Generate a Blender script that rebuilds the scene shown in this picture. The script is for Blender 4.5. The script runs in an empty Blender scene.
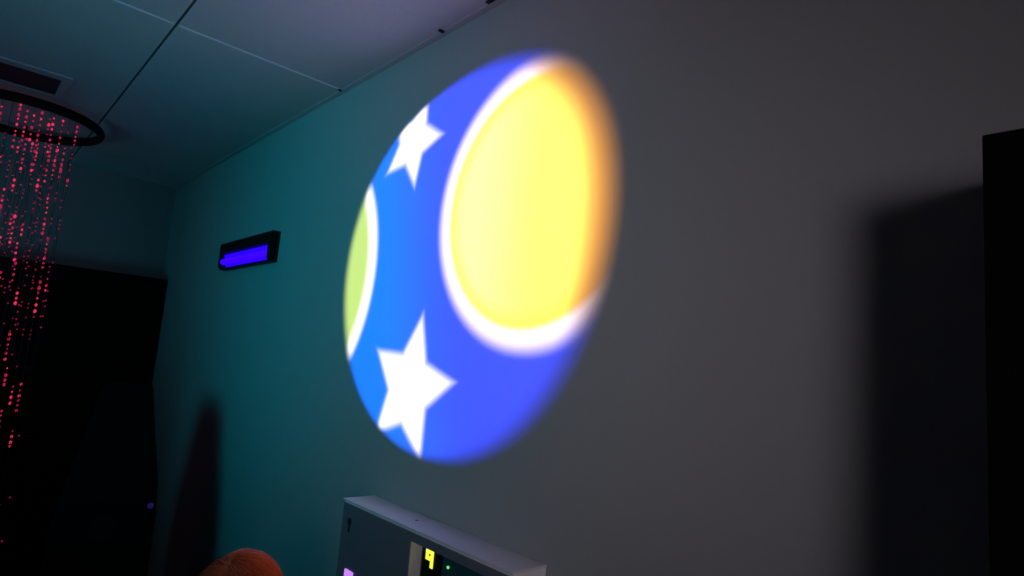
import bpy, bmesh, math, random
from mathutils import Vector, Matrix
random.seed(7)
C = bpy.context.scene.collection
S = bpy.context.scene
PI = math.pi
# World frame: right wall is the plane X = 1, Y runs along it away from the viewer, Z is height above the floor.
EYE = 1.62                 # height of the camera above the floor
CEIL = EYE + 1.0
YB = 4.5                   # back wall

# ---------------------------------------------------------------- materials
def mat(name, col, rough=0.6, metal=0.0, bump=0.0, scale=40.0, vary=0.0, spec=0.3):
    m = bpy.data.materials.new(name); m.use_nodes = True
    n = m.node_tree.nodes; l = m.node_tree.links; b = n['Principled BSDF']
    b.inputs['Base Color'].default_value = (*col, 1); b.inputs['Roughness'].default_value = rough
    b.inputs['Metallic'].default_value = metal; b.inputs['Specular IOR Level'].default_value = spec
    if bump or vary:
        tc = n.new('ShaderNodeTexCoord'); nz = n.new('ShaderNodeTexNoise')
        nz.inputs['Scale'].default_value = scale; nz.inputs['Detail'].default_value = 5
        l.new(tc.outputs['Object'], nz.inputs['Vector'])
        if vary:
            cr = n.new('ShaderNodeMix'); cr.data_type = 'RGBA'
            cr.inputs[6].default_value = (*[c*(1-vary) for c in col], 1)
            cr.inputs[7].default_value = (*[min(1, c*(1+vary)) for c in col], 1)
            l.new(nz.outputs['Fac'], cr.inputs[0]); l.new(cr.outputs[2], b.inputs['Base Color'])
        if bump:
            bp = n.new('ShaderNodeBump'); bp.inputs['Strength'].default_value = bump; bp.inputs['Distance'].default_value = 0.002
            l.new(nz.outputs['Fac'], bp.inputs['Height']); l.new(bp.outputs['Normal'], b.inputs['Normal'])
    return m
def glow(name, col, strength):
    m = bpy.data.materials.new(name); m.use_nodes = True
    b = m.node_tree.nodes['Principled BSDF']
    b.inputs['Base Color'].default_value = (*[c*0.1 for c in col], 1)
    b.inputs['Emission Color'].default_value = (*col, 1); b.inputs['Emission Strength'].default_value = strength
    return m
M = dict(
    wall=mat('wall_paint', (.36, .36, .36), .8, bump=.12, scale=60, vary=.03),
    ceil=mat('ceiling_tile', (.56, .56, .56), .9, bump=.5, scale=120, vary=.05),
    lit_bar=mat('lit_grid_bar', (.82, .82, .82), .5, vary=.02, scale=8),
    gap=mat('dark_gap', (.02, .02, .025), .9, vary=.2),
    unseen_wall=mat('unseen_wall_dark', (.05, .05, .06), .95, bump=.3, scale=12, vary=.15),
    floor=mat('carpet', (.03, .03, .04), .95, bump=.8, scale=200, vary=.3),
    black=mat('black_laminate', (.002, .002, .0025), .7, bump=.1, scale=90, vary=.2, spec=.08),
    blackm=mat('black_metal', (.006, .006, .007), .55, vary=.2, spec=.15),
    vent=mat('vent_dark', (.03, .03, .05), .6, vary=.2, scale=20),
    ventf=mat('vent_frame', (.46, .47, .50), .6, vary=.03, scale=20),
    white=mat('white_lacquer', (.85, .82, .82), .45, bump=.05, scale=30, vary=.03),
    lid=mat('lid_lacquer', (.74, .69, .70), .5, bump=.05, scale=30, vary=.03),
    slate=mat('slate_panel', (.16, .17, .21), .5, bump=.05, scale=80, vary=.05),
    glass=mat('dark_glass', (.02, .10, .11), .12, vary=.1, scale=5, spec=.5),
    steel=mat('steel', (.35, .35, .36), .35, metal=.9, vary=.1),
    tube=glow('uv_tube_glow', (.022, .0, 1.0), 2.2),
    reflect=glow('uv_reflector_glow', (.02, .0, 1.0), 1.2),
    digit=glow('digit_glow', (.85, .95, .06), 1.1),
    led=glow('green_led', (.15, .9, .25), 1.0),
    lilac=glow('lilac_light', (.62, .25, 1.0), 1.0),
    bluedot=glow('blue_led', (.05, .04, .5), .14),
    fibre=mat('fibre_jacket', (.03, .02, .04), .4, vary=.1),
    red=glow('fibre_spark', (1.0, .03, .13), .8),
    mid=glow('fibre_spark_mid', (1.0, .02, .15), .42),
    dim=glow('fibre_spark_dim', (1.0, .02, .15), .22),
    skin=mat('skin', (.55, .33, .25), .55, bump=.1, scale=80, vary=.06),
    hair=mat('auburn_hair', (.46, .10, .04), .5, vary=.3, scale=60),
    shirt=mat('dark_cloth', (.04, .04, .06), .85, bump=.5, scale=150, vary=.15),
    trousers=mat('denim', (.03, .035, .06), .85, bump=.5, scale=150, vary=.15),
    shoe=mat('shoe', (.02, .02, .02), .6, vary=.1),
    eye=mat('eye_white', (.75, .74, .72), .25, vary=.02),
    iris=mat('eye_iris', (.05, .03, .02), .2, vary=.2),
    lip=mat('lip', (.45, .18, .15), .5, vary=.05),
)

# ---------------------------------------------------------------- mesh helpers
def obj(name, bm, m, parent=None, smooth=False, bevel=0.0):
    bmesh.ops.recalc_face_normals(bm, faces=bm.faces[:])
    me = bpy.data.meshes.new(name); bm.to_mesh(me); bm.free()
    for mm in (m if isinstance(m, (list, tuple)) else [m]): me.materials.append(mm)
    if smooth:
        for p in me.polygons: p.use_smooth = True
    o = bpy.data.objects.new(name, me); C.objects.link(o)
    if parent: o.parent = parent
    if bevel:
        b = o.modifiers.new('bevel', 'BEVEL'); b.width = bevel; b.segments = 2; b.limit_method = 'ANGLE'
    return o
def box(bm, x0, x1, y0, y1, z0, z1, mi=0):
    v = [bm.verts.new((x, y, z)) for x in (x0, x1) for y in (y0, y1) for z in (z0, z1)]
    for f in ((0,1,3,2), (4,6,7,5), (0,4,5,1), (2,3,7,6), (0,2,6,4), (1,5,7,3)):
        bm.faces.new([v[i] for i in f]).material_index = mi
    return v
def bxo(name, m, parent, *a, bevel=0.0):
    bm = bmesh.new(); box(bm, *a); return obj(name, bm, m, parent, bevel=bevel)
def cyl(bm, p, q, r0, r1=None, n=16, mi=0):
    p, q = Vector(p), Vector(q); r1 = r0 if r1 is None else r1
    d = (q - p).normalized(); a = d.orthogonal().normalized(); b = d.cross(a)
    A = [bm.verts.new(p + r0*(a*math.cos(t) + b*math.sin(t))) for t in [2*PI*i/n for i in range(n)]]
    B = [bm.verts.new(q + r1*(a*math.cos(t) + b*math.sin(t))) for t in [2*PI*i/n for i in range(n)]]
    for i in range(n): bm.faces.new((A[i], A[(i+1) % n], B[(i+1) % n], B[i])).material_index = mi
    bm.faces.new(A[::-1]).material_index = mi; bm.faces.new(B).material_index = mi
def torus(bm, c, R, r, n=64, k=10, squash=1.0):
    rows = []
    for i in range(n):
        t = 2*PI*i/n
        rows.append([bm.verts.new((c[0]+(R+r*math.cos(s))*math.cos(t), c[1]+(R+r*math.cos(s))*math.sin(t), c[2]+squash*r*math.sin(s)))
                     for s in [2*PI*j/k for j in range(k)]])
    for i in range(n):
        for j in range(k):
            bm.faces.new((rows[i][j], rows[(i+1) % n][j], rows[(i+1) % n][(j+1) % k], rows[i][(j+1) % k]))
def extrude_poly(bm, pts, fn, d0, d1, mi=0):
    """closed outline pts (u,v), fn(u,v,d) -> world"""
    A = [bm.verts.new(fn(u, v, d0)) for u, v in pts]; B = [bm.verts.new(fn(u, v, d1)) for u, v in pts]
    n = len(pts)
    for i in range(n): bm.faces.new((A[i], A[(i+1) % n], B[(i+1) % n], B[i])).material_index = mi
    bm.faces.new(A[::-1]).material_index = mi; bm.faces.new(B).material_index = mi
def ball(bm, c, r, sub=2, sc=(1,1,1), mi=0):
    g = bmesh.ops.create_icosphere(bm, subdivisions=sub, radius=r)
    for v in g['verts']:
        v.co = Vector((v.co.x*sc[0]+c[0], v.co.y*sc[1]+c[1], v.co.z*sc[2]+c[2]))
        for f in v.link_faces: f.material_index = mi
def struct(name, bm, m, parent=None, **k):
    o = obj(name, bm, m, parent, **k)
    if parent is None: o['kind'] = 'structure'
    return o
def thing(name, label, cat, loc=(0,0,0), rotz=0.0, group=None):
    o = bpy.data.objects.new(name, None); C.objects.link(o)
    o.location = loc; o.rotation_euler = (0, 0, rotz); o['label'] = label; o['category'] = cat
    o.empty_display_size = .1
    if group: o['group'] = group
    return o

# ---------------------------------------------------------------- room shell
XL, YF = -2.9, -2.6
bm = bmesh.new(); box(bm, 1.0, 1.12, YF-.1, YB+.1, -.1, CEIL+.2); struct('wall_right', bm, M['wall'])
bm = bmesh.new(); box(bm, XL-.1, 1.0, YB, YB+.12, -.1, CEIL+.2); struct('wall_back', bm, M['wall'])
bm = bmesh.new(); box(bm, XL-.12, XL, YF-.1, YB, -.1, CEIL+.2); struct('wall_left', bm, M['unseen_wall'])  # this unseen wall and the front one are darkened to cut bounced light
bm = bmesh.new(); box(bm, XL, 1.0, YF-.12, YF, -.1, CEIL+.2); struct('wall_front', bm, M['unseen_wall'])
bm = bmesh.new(); box(bm, XL, 1.0, YF, YB, -.1, 0); struct('floor', bm, M['floor'])
for nm, a in (('baseboard_right', (.985, 1.0, YF, YB, 0, .09)), ('baseboard_back', (XL, .985, YB-.015, YB, 0, .09))):
    bm = bmesh.new(); box(bm, *a); struct(nm, bm, M['slate'])
# suspended ceiling: tiles with narrow gaps under a dark void, one mesh
bm = bmesh.new()
box(bm, XL, 1.0, YF, YB, CEIL+.03, CEIL+.06, 1)
xs = [.403 - .6*i for i in range(0, 7)]; xs = [1.0, *xs]
ys = sorted([2.14 + .65*i for i in range(-8, 4)]); ys = [y for y in ys if YF < y < YB]; ys = [YF, *ys, YB]
for i in range(len(xs)-1):
    for j in range(len(ys)-1):
        x1 = xs[i] - (.004 if i else 0); x0 = max(XL, xs[i+1] + .004)
        if x1 - x0 < .02: continue
        box(bm, x0, x1, ys[j]+(.002 if j else 0), ys[j+1]-.002, CEIL, CEIL+.028)
struct('ceiling', bm, [M['ceil'], M['gap']])
# grid bars that run towards the right wall, and the angle strip along it
n = 1
for y in ys[1:-1]:
    bm = bmesh.new()
    for i in range(len(xs)-1):
        x1 = xs[i] - (.006 if i else .03); x0 = max(XL, xs[i+1] + .006)
        if x1 - x0 > .02: box(bm, x0, x1, y-.0035, y+.0035, CEIL-(.003 if abs(y-2.14) < .01 else .0002), CEIL+.01)
    struct('trim_%d' % n, bm, M['lit_bar'] if abs(y-2.14) < .01 else M['ceil']); n += 1  # one bar painted pale for the light it catches, the rest ceiling-coloured
bm = bmesh.new()
box(bm, .978, 1.0, YF, YB, CEIL-.002, CEIL)
for y, q in ((1.485, .6), (2.14, .45)): box(bm, .972-.012*q, .976+.010*q, y-.009*q, y+.009*q, CEIL-.007, CEIL-.0025, 1)
box(bm, .966, .978, .4, 1.27, CEIL-.003, CEIL-.0005, 1)
struct('trim_%d' % n, bm, [M['ceil'], M['gap']])

# ---------------------------------------------------------------- ceiling vent
t = thing('ceiling_vent', 'dark rectangular air vent in the ceiling tile above the red fibre curtain', 'vent', (-.12, 3.125, CEIL))
bm = bmesh.new()
a, b = .352, .165; c, d = .322, .112
box(bm, -a, a, -b, -d, -.006, 0); box(bm, -a, a, d, b, -.006, 0); box(bm, -a, -c, -d, d, -.006, 0); box(bm, c, a, -d, d, -.006, 0)
obj('frame', bm, M['ventf'], t, bevel=.002)
bxo('backing', M['gap'], t, -c, c, -d, d, -.001, .0)
for k in range(6):
    y = -d + .02 + k*(2*d-.04)/5
    bm = bmesh.new(); v = box(bm, -c, c, y-.014, y+.014, -.0045, -.0025)
    obj('slat', bm, M['vent'], t)

# ---------------------------------------------------------------- projected picture: a round patch of the painted wall on which the projector draws moon and stars
ELC = (1.3776, .291); ELM = (2.92, .196, 3.30)
MOON = (1.058, .412); CRES = (2.2695, .2894)
STAR = [((1.621, .685), .146, 113.0), ((1.505, -.080), .200, 100.0)]
def ell_pts(s, n=96):
    out = []
    for i in range(n):
        t = 2*PI*i/n; u, v = math.cos(t), math.sin(t)
        r = s*(1+.014*math.cos(3*t)+.015*math.sin(3*t)-.009*math.cos(4*t))/math.sqrt(ELM[0]*u*u + 2*ELM[1]*u*v + ELM[2]*v*v)
        out.append((ELC[0]+r*u, ELC[1]+r*v))
    return out
def inside(u, v, s=1.0):
    u -= ELC[0]; v -= ELC[1]
    return ELM[0]*u*u + 2*ELM[1]*u*v + ELM[2]*v*v < s*s
def clip(pts):
    out = []
    for u, v in pts:
        if not inside(u, v, .985):
            du, dv = u-ELC[0], v-ELC[1]
            k = .985/math.sqrt(ELM[0]*du*du + 2*ELM[1]*du*dv + ELM[2]*dv*dv); u, v = ELC[0]+du*k, ELC[1]+dv*k
        out.append((u, v))
    return out
def wallpt(u, v, d): return Vector((1.0-d, u, EYE+v))
bm = bmesh.new(); extrude_poly(bm, ell_pts(1.0), wallpt, -.004, .0004)
pic = obj('projected_picture', bm, M['wall'])
pic['label'] = 'round projected picture of a yellow moon and white stars on blue, on the wall'; pic['category'] = 'projection'
bm = bmesh.new()
extrude_poly(bm, clip([(MOON[0]+.34*math.cos(a), MOON[1]+.34*math.sin(a)) for a in [2*PI*i/80 for i in range(80)]]), wallpt, .0002, .0007)
o = obj('moon', bm, M['wall'], pic); o['label'] = 'big yellow moon with a white rim'
bm = bmesh.new()
arc = [(CRES[0]+.495*math.cos(a), CRES[1]+.495*math.sin(a)) for a in [PI+(-.52+1.04*i/30) for i in range(31)]]
arc = [p for p in arc if inside(*p, .985)]
A0 = math.atan2(arc[0][1]-ELC[1], arc[0][0]-ELC[0]); A1 = math.atan2(arc[-1][1]-ELC[1], arc[-1][0]-ELC[0])
rim = clip([(ELC[0]+5*math.cos(A1+(A0-A1)*i/20), ELC[1]+5*math.sin(A1+(A0-A1)*i/20)) for i in range(1, 20)])
extrude_poly(bm, arc+rim, wallpt, .0002, .0007)
o = obj('crescent', bm, M['wall'], pic); o['label'] = 'yellow sliver with a white rim'
for (cu, cv), R, rot in STAR:
    pts = []
    for i in range(10):
        a = math.radians(rot + 36*i); r = R if i % 2 == 0 else R*.5
        pts.append((cu + r*math.cos(a), cv + r*math.sin(a)))
    bm = bmesh.new(); extrude_poly(bm, clip(pts), wallpt, .0002, .0007)
    o = obj('star', bm, M['wall'], pic)
    o['label'] = 'smaller white star' if R < .18 else 'larger white star'

# the projector lamp: a spot whose light carries the slide (moon, stars) through its own direction
PP = Vector((-1.6, .5, EYE+.05))
def gobo_light():
    L = bpy.data.lights.new('projector_lamp', 'SPOT'); L.energy = 960; L.spot_size = math.radians(110); L.spot_blend = 0
    L.shadow_soft_size = .004
    o = bpy.data.objects.new('projector_lamp', L); C.objects.link(o)
    o.matrix_world = Matrix(((0, 0, -1, PP.x), (-1, 0, 0, PP.y), (0, 1, 0, PP.z), (0, 0, 0, 1)))
    L.use_nodes = True; nt = L.node_tree; N = nt.nodes; K = nt.links; em = N['Emission']
    def put(s, x):
        if isinstance(x, (int, float)): s.default_value = x
        else: K.new(x, s)
    def m(op, a, b=None, c=None):
        q = N.new('ShaderNodeMath'); q.operation = op
        put(q.inputs[0], a)
        if b is not None: put(q.inputs[1], b)
        if c is not None: put(q.inputs[2], c)
        return q.outputs[0]
    def step(x, e0, e1, t0=0.0, t1=1.0):
        q = N.new('ShaderNodeMapRange'); q.interpolation_type = 'SMOOTHSTEP'
        put(q.inputs['Value'], x); put(q.inputs['From Min'], e0); put(q.inputs['From Max'], e1)
        put(q.inputs['To Min'], t0); put(q.inputs['To Max'], t1); return q.outputs['Result']
    def mix(f, a, b):
        q = N.new('ShaderNodeMix'); q.data_type = 'RGBA'; put(q.inputs[0], f)
        for i, x in ((6, a), (7, b)):
            if isinstance(x, tuple): q.inputs[i].default_value = (*x, 1)
            else: K.new(x, q.inputs[i])
        return q.outputs[2]
    tc = N.new('ShaderNodeTexCoord'); sp = N.new('ShaderNodeSeparateXYZ'); K.new(tc.outputs['Normal'], sp.inputs[0])
    D = 1.0 - PP.x
    nz = m('ABSOLUTE', sp.outputs['Z'])
    SGN = GOBO_SIGN
    u = m('MULTIPLY_ADD', m('DIVIDE', sp.outputs['X'], nz), -D*SGN, PP.y)
    v = m('MULTIPLY_ADD', m('DIVIDE', sp.outputs['Y'], nz), D*SGN, PP.z-EYE)
    du, dv = m('SUBTRACT', u, ELC[0]), m('SUBTRACT', v, ELC[1])
    rho = m('SQRT', m('ADD', m('ADD', m('MULTIPLY', m('MULTIPLY', du, du), ELM[0]), m('MULTIPLY', m('MULTIPLY', du, dv), 2*ELM[1])), m('MULTIPLY', m('MULTIPLY', dv, dv), ELM[2])))
    th = m('ARCTAN2', dv, du)
    wob = m('MULTIPLY_ADD', m('COSINE', m('MULTIPLY', th, 3.0)), .014, m('MULTIPLY_ADD', m('SINE', m('MULTIPLY', th, 3.0)), .015, m('MULTIPLY_ADD', m('COSINE', m('MULTIPLY', th, 4.0)), -.009, 1.0)))
    rho = m('DIVIDE', rho, wob)
    soft = step(u, .75, 1.55, 1.0, 0.0)                               # the slide is out of focus on its right side
    s = m('ADD', m('MULTIPLY_ADD', soft, .075, .020), step(u, 1.78, 1.92, 0.0, .022))
    mask = step(rho, m('MULTIPLY_ADD', s, -1.7, 1.0), m('MULTIPLY_ADD', s, .7, 1.0), 1.0, 0.0)
    def dist(c):
        return m('SQRT', m('ADD', m('POWER', m('SUBTRACT', u, c[0]), 2.0), m('POWER', m('SUBTRACT', v, c[1]), 2.0)))
    col = mix(step(m('ADD', u, m('MULTIPLY', dv, -.25)), 1.75, 1.32, 0.0, 1.0), (.0, .128, 1.0), (.020, .042, .96))
    # star at upper left / lower left
    def star(c, R, rot):
        x, y = m('SUBTRACT', u, c[0]), m('SUBTRACT', v, c[1])
        r = m('SQRT', m('ADD', m('MULTIPLY', x, x), m('MULTIPLY', y, y)))
        a = m('SUBTRACT', m('ARCTAN2', y, x), math.radians(rot))
        b = m('PINGPONG', a, PI/5)
        tip = Vector((R, 0)); ri = R*.50; inn = Vector((ri*math.cos(PI/5), ri*math.sin(PI/5)))
        e = (inn - tip).normalized(); nrm = Vector((e.y, -e.x))
        if nrm.dot(tip) < 0: nrm = -nrm
        k = nrm.dot(tip)
        d = m('SUBTRACT', m('ADD', m('MULTIPLY', m('MULTIPLY', r, m('COSINE', b)), nrm.x), m('MULTIPLY', m('MULTIPLY', r, m('SINE', b)), nrm.y)), k)
        return step(d, -.022, .020, 1.0, 0.0)
    dm = dist(MOON); dc = dist(CRES)
    edge = m('MULTIPLY', step(rho, .80, .98), step(u, 1.25, .95))
    ringc = mix(m('MAXIMUM', step(u, .95, .75), m('MULTIPLY', edge, step(v, .30, .70))), (1.25, 1.02, 1.22), (1.0, .50, .25))
    col = mix(step(dm, .330, m('MULTIPLY_ADD', soft, .012, .388), 1.0, 0.0), col, ringc)
    yel = mix(step(u, 1.28, 1.0), (1.05, 1.02, .30), (1.03, .96, .12))
    yel = mix(step(u, .93, .78), yel, (.92, .34, .02))
    yel = mix(step(dm, .26, .33), yel, mix(step(u, .93, .78), (1.0, .86, .06), (.80, .30, .02)))
    yel = mix(edge, yel, (1.0, .38, .025))
    col = mix(step(dm, .310, .340, 1.0, 0.0), col, yel)
    col = mix(step(dc, .472, .522, 1.0, 0.0), col, (1.3, 1.3, 1.25))
    col = mix(step(dc, .430, .482, 1.0, 0.0), col, (.47, .62, .11))
    for c, R, rot in STAR: col = mix(star(c, R, rot), col, (1.25, 1.2, 1.3))
    K.new(col, em.inputs['Color'])
    # equal brightness over the flat wall: undo distance and slant
    fall = m('POWER', nz, -3.0)
    put(em.inputs['Strength'], m('MULTIPLY', mask, fall))
    return o
GOBO_SIGN = 1.0
gobo_light()

# ---------------------------------------------------------------- ultraviolet lamp on the wall
t = thing('ultraviolet_lamp', 'black wall lamp with a glowing blue-violet tube on the teal wall', 'lamp', (1.003, 2.925, EYE+.43))
Y0, Y1 = -.325, .325
prof = [(0, -.066), (-.030, -.066), (-.030, -.060), (-.014, -.050), (-.014, .004), (-.046, .014), (-.046, .062), (-.036, .068), (0, .068)]
bm = bmesh.new()
extrude_poly(bm, [(x, z) for x, z in prof], lambda u, v, d: Vector((u, d, v)), Y0+.02, Y1-.02)
obj('housing', bm, M['blackm'], t, bevel=.002)
for s in (Y0, Y1-.02):
    bm = bmesh.new()
    extrude_poly(bm, [(0, -.066), (-.034, -.066), (-.046, -.05), (-.046, .062), (-.036, .068), (0, .068)], lambda u, v, d: Vector((u, d, v)), s, s+.02)
    obj('end_cap', bm, M['blackm'], t, bevel=.003)
bm = bmesh.new(); extrude_poly(bm, [(-.0141, -.049), (-.0155, -.049), (-.030, .0085), (-.0141, .0035)], lambda u, v, d: Vector((u, d, v)), Y0+.03, Y1-.03)
obj('reflector', bm, M['reflect'], t)  # the tube's reflected light is put in as emission
bm = bmesh.new(); cyl(bm, (-.030, Y0+.022, -.026), (-.030, Y1-.022, -.026), .0135, n=20)
obj('tube', bm, M['tube'], t, smooth=False)

# ---------------------------------------------------------------- wall cabinet with display
t = thing('display_cabinet', 'pale shallow wall cabinet with green display digits below the projected moon', 'cabinet', (1.0, 1.27, EYE-.407))
XF = -.097; W2 = .35; H = .52
RY0, RY1 = -.31, .01          # recess in the front (local y)
bm = bmesh.new()
box(bm, XF, 0, -W2, W2, -.0275, 0); box(bm, XF, 0, -W2, W2, -H, -H+.03)
box(bm, XF, 0, W2-.016, W2, -H+.03, -.0275); box(bm, XF, 0, -W2, RY0, -H+.03, -.0275)
box(bm, XF+.0022, 0, RY1, RY1+.012, -H+.03, -.0275)
box(bm, -.012, 0, RY0, W2-.016, -H+.03, -.0275)
obj('carcass', bm, M['white'], t, bevel=.0015)  # sides painted pale beside the dark front, standing in for side light
bxo('lid', M['lid'], t, XF-.004, 0, -W2-.001, W2+.003, -.001, .004, bevel=.0012)
pan = bxo('front_panel', M['slate'], t, XF-.002, XF+.002, RY1+.0003, W2-.001, -H+.004, -.006, bevel=.001)
bxo('top_rail', M['slate'], t, XF-.002, XF+.002, -W2+.001, RY1, -.027, -.006, bevel=.001)
bm = bmesh.new(); cyl(bm, (XF-.004, .306, -.050), (XF-.0015, .306, -.050), .0095, n=24); box(bm, XF-.004, XF-.0015, .3025, .3095, -.077, -.055)
obj('keyhole', bm, M['gap'], pan)
bm = bmesh.new(); box(bm, XF-.006, XF-.001, .258, .300, -.235, -.172)
obj('light_panel', bm, M['lilac'], pan, bevel=.001)
gl = bxo('glass_panel', M['glass'], t, XF+.034, XF+.038, RY0+.001, RY1-.002, -H+.031, -.029)
bxo('shelf', M['slate'], t, XF+.04, -.013, RY0+.001, RY1-.002, -.30, -.29)
dsp = bxo('display', M['blackm'], t, XF+.022, XF+.0335, -.078, -.012, -.112, -.031, bevel=.002)
def seg(bm, cy, cz, w, h, on):
    th = .0095; x0, x1 = XF+.0195, XF+.0225
    R = dict(a=(-w/2, w/2, h/2-th, h/2), g=(-w/2, w/2, -th/2, th/2), d=(-w/2, w/2, -h/2, -h/2+th),
             f=(w/2-th, w/2, 0, h/2), b=(-w/2, -w/2+th, 0, h/2), e=(w/2-th, w/2, -h/2, 0), c=(-w/2, -w/2+th, -h/2, 0))
    for k in on: q = R[k]; box(bm, x0, x1, cy+q[0], cy+q[1], cz+q[2], cz+q[3])
bm = bmesh.new(); seg(bm, -.043, -.056, .029, .040, 'abcfg'); obj('digit', bm, M['digit'], dsp)
bm = bmesh.new(); ball(bm, (XF+.033, -.101, -.062), .0036, 2); obj('indicator_light', bm, M['led'], t)
bm = bmesh.new(); cyl(bm, (-.05, .06, .003), (-.05, .06, .0052), .004, n=14); obj('screw', bm, M['slate'], t)

# ---------------------------------------------------------------- tall black cabinets
def tall_cabinet(label, loc, rot, w, d, h):
    t = thing('tall_cabinet', label, 'cabinet', loc, rot)          # local: back on y = 0, front at y = -d
    bm = bmesh.new()
    box(bm, -w/2, w/2, -d+.02, 0, .06, h); box(bm, -w/2+.02, w/2-.02, -d+.05, -.02, 0, .06)
    obj('body', bm, M['black'], t, bevel=.003)
    for s in (-1, 1):
        a, b = (-w/2+.002, -.0015) if s < 0 else (.0015, w/2-.002)
        dr = bxo('door', M['black'], t, a, b, -d, -d+.0195, .065, h-.002, bevel=.002)
        bm = bmesh.new(); x = s*.04
        cyl(bm, (x, -d-.025, h*.48), (x, -d-.025, h*.56), .006, n=12)
        for z in (h*.49, h*.55): cyl(bm, (x, -d-.025, z), (x, -d+.001, z), .004, n=10)
        obj('handle', bm, M['blackm'], dr)
    return t
yF = 4.33
tall_cabinet('tall black cabinet with a flat top in the back corner, behind the red fibre curtain', (.986-.60, YB-.005, 0), 0, 1.20, YB-.005-yF, EYE+.3845*yF/4.45)
xF = .82
tall_cabinet('tall black cabinet against the wall at the edge right of the projection', (.998, .1745*xF-.40, 0), -PI/2, .80, .998-xF, EYE+.371*xF)

# ---------------------------------------------------------------- black floor speaker, made tall and deep to shade the right wall
t = thing('floor_speaker', 'black tapered floor speaker with a tiny blue light, before the corner cabinet', 'speaker', (.607, 3.0, 0), -.25)
bm = bmesh.new()
lo = [(-.17, -.25), (.17, -.25), (.17, .25), (-.17, .25)]
rings = [(0, 1.0), (.84, 1.0), (1.00, .92), (1.20, .70), (1.38, .54), (1.42, .48)]
L = [[bm.verts.new((x*s, y*s, z)) for x, y in lo] for z, s in rings]
for i in range(len(L)-1):
    for j in range(4): bm.faces.new((L[i][j], L[i][(j+1) % 4], L[i+1][(j+1) % 4], L[i+1][j]))
bm.faces.new(L[0][::-1]); bm.faces.new(L[-1])
obj('body', bm, M['black'], t, bevel=.012)
for z, r in ((.30, .12), (.60, .10), (.90, .045)):
    yb = -.25 if z < .8 else -.241
    bm = bmesh.new(); cyl(bm, (0, yb-.008, z), (0, yb+.004, z), r, n=32); cyl(bm, (0, yb-.010, z), (0, yb-.008, z), r*.35, n=24)
    obj('driver', bm, M['blackm'], t)
bm = bmesh.new(); ball(bm, (.146, -.235, .975), .011, 2, (1, .4, 1)); obj('power_light', bm, M['bluedot'], t)

# ---------------------------------------------------------------- fibre optic curtain on a ceiling ring
RC = (.131, 3.587); RR = .303; RZ = EYE+.958
t = thing('fibre_curtain', 'round hanging curtain of fibre strands with glowing red dots under a black ceiling ring', 'light curtain', (RC[0], RC[1], CEIL))
zr = RZ - CEIL
bm = bmesh.new(); torus(bm, (0, 0, zr), RR-.004, .016, squash=1.35); obj('ring', bm, M['blackm'], t, smooth=True)
for a in (85, 190):
    a = math.radians(a); p = ((RR-.004)*math.cos(a), (RR-.004)*math.sin(a))
    bm = bmesh.new(); cyl(bm, (*p, zr), (*p, 0), .005, n=10); obj('hanger', bm, M['blackm'], t)
NS = 66
for i in range(NS):
    a = 2*PI*(i+.5*random.random())/NS
    if a < .80 or a > 2*PI-.76: continue
    r = RR - .012 - .02*random.random(); x, y = r*math.cos(a), r*math.sin(a)
    z0 = zr - .005; z1 = -CEIL + .03 + .25*random.random()
    bm = bmesh.new(); cyl(bm, (x, y, z0), (x, y, z1), .0011, n=5)
    z = z0 - .02 - .03*random.random(); on = random.random() < .5; left = random.randint(2, 7)
    while z > z1 + .02:
        depth = (z0 - z)/(z0 - z1)
        if left <= 0:
            p = .20 if depth < .24 else (.13 if depth < .40 else .05)
            on = random.random() < p; left = random.randint(2, 6) if on else random.randint(2, 7)
        left -= 1
        if on:
            lit = 1 if random.random() < .45 else 3; b = .0062*random.uniform(.55, 1.3); g = bmesh.ops.create_icosphere(bm, subdivisions=1, radius=b)
            for q in g['verts']:
                q.co = Vector((q.co.x*.8 + x, q.co.y*.8 + y, q.co.z*1.2 + z))
                for f in q.link_faces: f.material_index = lit
        elif random.random() < (.35 if depth < .40 else .04):
            g = bmesh.ops.create_icosphere(bm, subdivisions=1, radius=.004)
            for q in g['verts']:
                q.co += Vector((x, y, z))
                for f in q.link_faces: f.material_index = 2
        z -= .0235*random.uniform(.75, 1.3)
    obj('strand', bm, [M['fibre'], M['red'], M['dim'], M['mid']], t)

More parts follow.
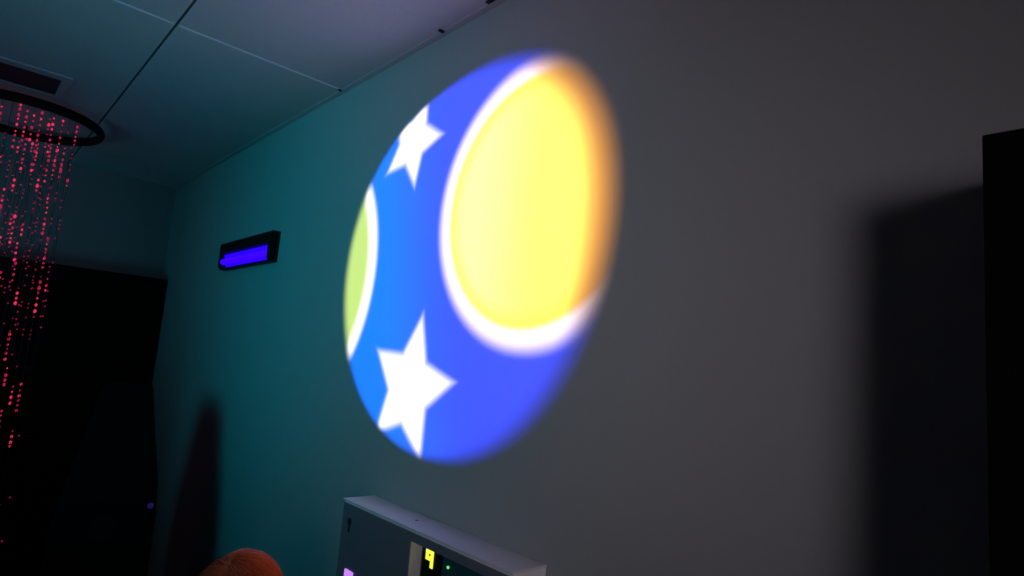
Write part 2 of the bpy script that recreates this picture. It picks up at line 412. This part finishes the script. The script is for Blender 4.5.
# ---------------------------------------------------------------- person before the wall cabinet (only the crown of the head reaches the frame)
def person(loc, rotz, h):
    k = h/1.30
    t = thing('person', 'person with reddish hair standing below the wall cabinet, only the crown showing', 'person', loc, rotz)
    # skeleton: local -Y is forward
    P = {}; E = []; Rr = {}
    def j(n, p, r, par=None):
        P[n] = Vector(p)*k; Rr[n] = r*k
        if par: E.append((par, n))
    j('pelvis', (0, 0, .66), .105); j('waist', (0, .005, .76), .095, 'pelvis'); j('chest', (0, .005, .90), .11, 'waist')
    j('collar', (0, .005, 1.00), .075, 'chest'); j('neck', (0, .0, 1.06), .042, 'collar'); j('skull', (0, -.004, 1.12), .045, 'neck')
    for s, q in ((-1, 'l'), (1, 'r')):
        j('sh'+q, (s*.135, .005, .985), .048, 'collar'); j('el'+q, (s*.175, .02, .78), .034, 'sh'+q)
        j('wr'+q, (s*.18, -.05, .60), .023, 'el'+q)
        j('pa'+q, (s*.178, -.065, .555), .026, 'wr'+q)
        for f in range(4):
            x = s*.178 ; y = -.065 + (.5*3/2 - .5*f)*.018*1.6
            j('k%s%d' % (q, f), (x, y, .525), .0095, 'pa'+q)
            ln = (.052, .060, .057, .044)[f]
            j('m%s%d' % (q, f), (x-s*.006, y-.004, .525-ln*.55), .008, 'k%s%d' % (q, f))
            j('t%s%d' % (q, f), (x-s*.018, y-.006, .525-ln), .0065, 'm%s%d' % (q, f))
        j('tb'+q, (s*.160, -.092, .555), .011, 'pa'+q); j('tt'+q, (s*.152, -.108, .520), .008, 'tb'+q)
        j('hp'+q, (s*.075, 0, .62), .085, 'pelvis'); j('kn'+q, (s*.085, -.01, .35), .055, 'hp'+q)
        j('an'+q, (s*.09, .01, .075), .036, 'kn'+q); j('to'+q, (s*.10, -.12, .032), .030, 'an'+q)
    idx = {n: i for i, n in enumerate(P)}
    me = bpy.data.meshes.new('body'); me.from_pydata([P[n] for n in P], [(idx[a], idx[b]) for a, b in E], [])
    o = bpy.data.objects.new('body', me); C.objects.link(o)
    sk = o.modifiers.new('skin', 'SKIN'); su = o.modifiers.new('sub', 'SUBSURF'); su.levels = su.render_levels = 1
    for n, i in idx.items():
        v = me.skin_vertices[0].data[i]; v.radius = (Rr[n], Rr[n]); v.use_root = (n == 'pelvis')
    dg = bpy.context.evaluated_depsgraph_get(); dg.update()
    me2 = bpy.data.meshes.new_from_object(o.evaluated_get(dg)); bpy.data.objects.remove(o)
    bm = bmesh.new(); bm.from_mesh(me2)
    # head: one shaped ball with face relief, fused into the same mesh
    hc = Vector((0, -.012, 1.195))*k
    def headpt(d):
        """surface point of the head in unit direction d (local)"""
        x, y, z = d
        r = Vector((.070*x, .088*y, .102*z))
        if z < 0: r.x *= 1 - .28*(-z)**1.3; r.y *= 1 - .10*(-z)
        g = lambda cx, cz, s: math.exp(-((x-cx)**2 + (z-cz)**2)/(2*s*s))*max(0, -y)
        nose = .020*g(0, -.20, .13) + .010*g(0, .02, .10)
        socket = -.007*(g(.36, .06, .15) + g(-.36, .06, .15))
        brow = .004*(g(.33, .26, .16) + g(-.33, .26, .16)); chin = .008*g(0, -.85, .2); mouth = .004*g(0, -.50, .15)
        r.y -= nose + socket + brow + chin + mouth
        return hc + r*k
    hd = bmesh.new(); g = bmesh.ops.create_icosphere(hd, subdivisions=5, radius=1)
    for v in hd.verts: v.co = headpt(v.co.normalized())
    tm = bpy.data.meshes.new('tmp'); hd.to_mesh(tm); hd.free(); bm.from_mesh(tm)
    for s in (-1, 1):                                     # ears
        ball(bm, Vector((s*.072, .004, 1.19))*k, .027*k, 3, (.32, .62, 1))
    body = obj('body', bm, M['skin'], t, smooth=True)
    for s in (-1, 1):
        bm = bmesh.new(); c = headpt(Vector((s*.36, -.92, .06)).normalized()); ball(bm, c + Vector((0, .0095, 0))*k, .0115*k, 3)
        ball(bm, c + Vector((0, .0005, 0))*k, .0050*k, 3, (1, .6, 1), 1); obj('eye', bm, [M['eye'], M['iris']], body, smooth=True)
    bm = bmesh.new(); c = headpt(Vector((0, -.86, -.50)).normalized()); ball(bm, c, .02*k, 3, (1, .22, .32)); obj('mouth', bm, M['lip'], body, smooth=True)
    # clothes: shells that follow the body
    def shell(name, m, sel, off, mname):
        b2 = bmesh.new(); b2.from_mesh(body.data)
        kill = [f for f in b2.faces if not sel(f.calc_center_median()/k)]
        bmesh.ops.delete(b2, geom=kill, context='FACES'); b2.normal_update()
        for v in b2.verts: v.co += v.normal*off*k
        so = obj(name, b2, m, t, smooth=True); sd = so.modifiers.new('cloth', 'SOLIDIFY'); sd.thickness = .004; sd.offset = 1
    shell('shirt', M['shirt'], lambda c: .63 < c.z < 1.035 and not (abs(c.x) > .15 and c.z < .80), .006, 'shirt')
    shell('trousers', M['trousers'], lambda c: .09 < c.z < .68 and abs(c.x) < .145, .005, 'trousers')
    for s in (-1, 1):
        bm = bmesh.new(); ball(bm, Vector((s*.095, -.055, .045))*k, 1, 4, (.047*k, .125*k, .065*k))
        for v in bm.verts:
            if v.co.y < -.06*k: v.co.z -= (v.co.z - .0)*.35
            v.co.z = max(v.co.z, .001)
        obj('shoe', bm, M['shoe'], t, smooth=True)
    # hair: a cap plus combed locks from the crown
    bm = bmesh.new(); g = bmesh.ops.create_icosphere(bm, subdivisions=5, radius=1)
    kill = []
    for v in bm.verts:
        d = v.co.normalized(); lim = .52 if d.y < -.45 else (.10 if d.y < .1 else -.55)
        v.co = hc + (headpt(d)-hc)*1.07
        if d.z < lim: kill.append(v)
    bmesh.ops.delete(bm, geom=kill, context='VERTS')
    hair = obj('hair', bm, M['hair'], t, smooth=True); hair.modifiers.new('thick', 'SOLIDIFY').thickness = .006
    bm = bmesh.new(); rnd = random.Random(3)
    for i in range(2600):
        th = rnd.uniform(0, 2*PI); cr = Vector((0, .35, 1)).normalized()
        a = cr.orthogonal().normalized(); b = cr.cross(a); dirr = a*math.cos(th) + b*math.sin(th)
        front = max(0, -dirr.y); reach = rnd.uniform(.55, 1.0)*(1.15 - .1*front) * 1.25; s0 = rnd.uniform(.02, .55)
        lift = rnd.uniform(1.075, 1.125); prev = None; w = rnd.uniform(.0008, .0016)*k; tw = rnd.uniform(-.25, .25)
        for q in range(6):
            ang = s0 + reach*q/5*.75
            dd = (cr*math.cos(ang) + (dirr*math.cos(tw*q/5) + cr.cross(dirr)*math.sin(tw*q/5))*math.sin(ang)).normalized()
            lf = lift + (.06*rnd.random()*q/5 if rnd.random() < .30 else 0)
            p = hc + (headpt(dd)-hc)*(lf if q else 1.05)
            side = cr.cross(dd); side = (side.normalized() if side.length > 1e-4 else a)
            side = side*w*(1 - .15*q); nn = dd*w*.6
            cur = [bm.verts.new(p+side), bm.verts.new(p+nn), bm.verts.new(p-side)]
            if prev:
                for u in range(3): bm.faces.new((prev[u], prev[(u+1) % 3], cur[(u+1) % 3], cur[u]))
            prev = cur
    obj('locks', bm, M['hair'], hair, smooth=True)
    return t
person((.428, 1.115, 0), PI/2+.43, 1.256)

# ---------------------------------------------------------------- lights of the room and added fill spots
def spot(name, p, q, col, e, size, blend, rad):
    L = bpy.data.lights.new(name, 'SPOT'); L.energy = e; L.color = col; L.spot_size = math.radians(size); L.spot_blend = blend
    L.shadow_soft_size = rad
    o = bpy.data.objects.new(name, L); C.objects.link(o); o.location = p
    o.rotation_euler = (Vector(q)-Vector(p)).to_track_quat('-Z', 'Y').to_euler(); return o
# rose and teal effect lamps left of the viewer, then added fill spots
o = spot('rose_lamp', (-.8, -1.4, EYE+.3), (1, .82, EYE+.10), (1.0, .91, 1.02), 80, 25, 1.0, .50); o.scale = (1, 1.8, 1)
spot('teal_lamp', (-1.6, 1.7, EYE+.45), (1, 2.35, EYE+.52), (.0, .74, 1.0), 97, 66, 1.0, .75)
spot('corner_fill_spot', (-1.7, 3.0, EYE-.3), (.6, 4.5, EYE+.75), (.0, .68, 1.0), 18, 56, 1.0, .30)  # added fill that brightens the back wall and corner
spot('ceiling_fill_spot', (-.7, -.7, EYE-.1), (.74, 1.28, EYE+1.0), (1.0, .32, .88), 32, 30, 1.0, .25)  # added fill that tints the ceiling above the picture
spot('hair_fill_spot', (.77, .0, EYE-.02), (.56, 1.07, EYE-.40), (1.0, .42, .16), 18, 14, 1.0, .05)  # added fill from the right, only for the person's hair

# ---------------------------------------------------------------- world, camera, view
w = bpy.data.worlds.new('dark'); S.world = w; w.use_nodes = True
w.node_tree.nodes['Background'].inputs[0].default_value = (.01, .012, .02, 1); w.node_tree.nodes['Background'].inputs[1].default_value = .0
cam = bpy.data.cameras.new('camera'); co = bpy.data.objects.new('camera', cam); C.objects.link(co)
yaw, pitch, roll, f = .737986, .129073, .0830538, 613.58
fw = Vector((math.sin(yaw)*math.cos(pitch), math.cos(yaw)*math.cos(pitch), math.sin(pitch)))
r0 = Vector((math.cos(yaw), -math.sin(yaw), 0)); u0 = r0.cross(fw)
r = r0*math.cos(roll) + u0*math.sin(roll); u = r.cross(fw)
co.matrix_world = Matrix(((r.x, u.x, -fw.x, 0), (r.y, u.y, -fw.y, 0), (r.z, u.z, -fw.z, EYE), (0, 0, 0, 1)))
cam.sensor_fit = 'HORIZONTAL'; cam.sensor_width = 36; cam.lens = 36*f/1024; cam.clip_start = .02
S.camera = co
vs = S.view_settings; S.display_settings.display_device = 'sRGB'
vs.view_transform = 'Standard'; vs.look = 'None'; vs.exposure = 0; vs.gamma = 1; vs.use_curve_mapping = False
try:
    S.cycles.use_denoising = True; S.cycles.max_bounces = 8; S.cycles.diffuse_bounces = 4
except Exception: pass
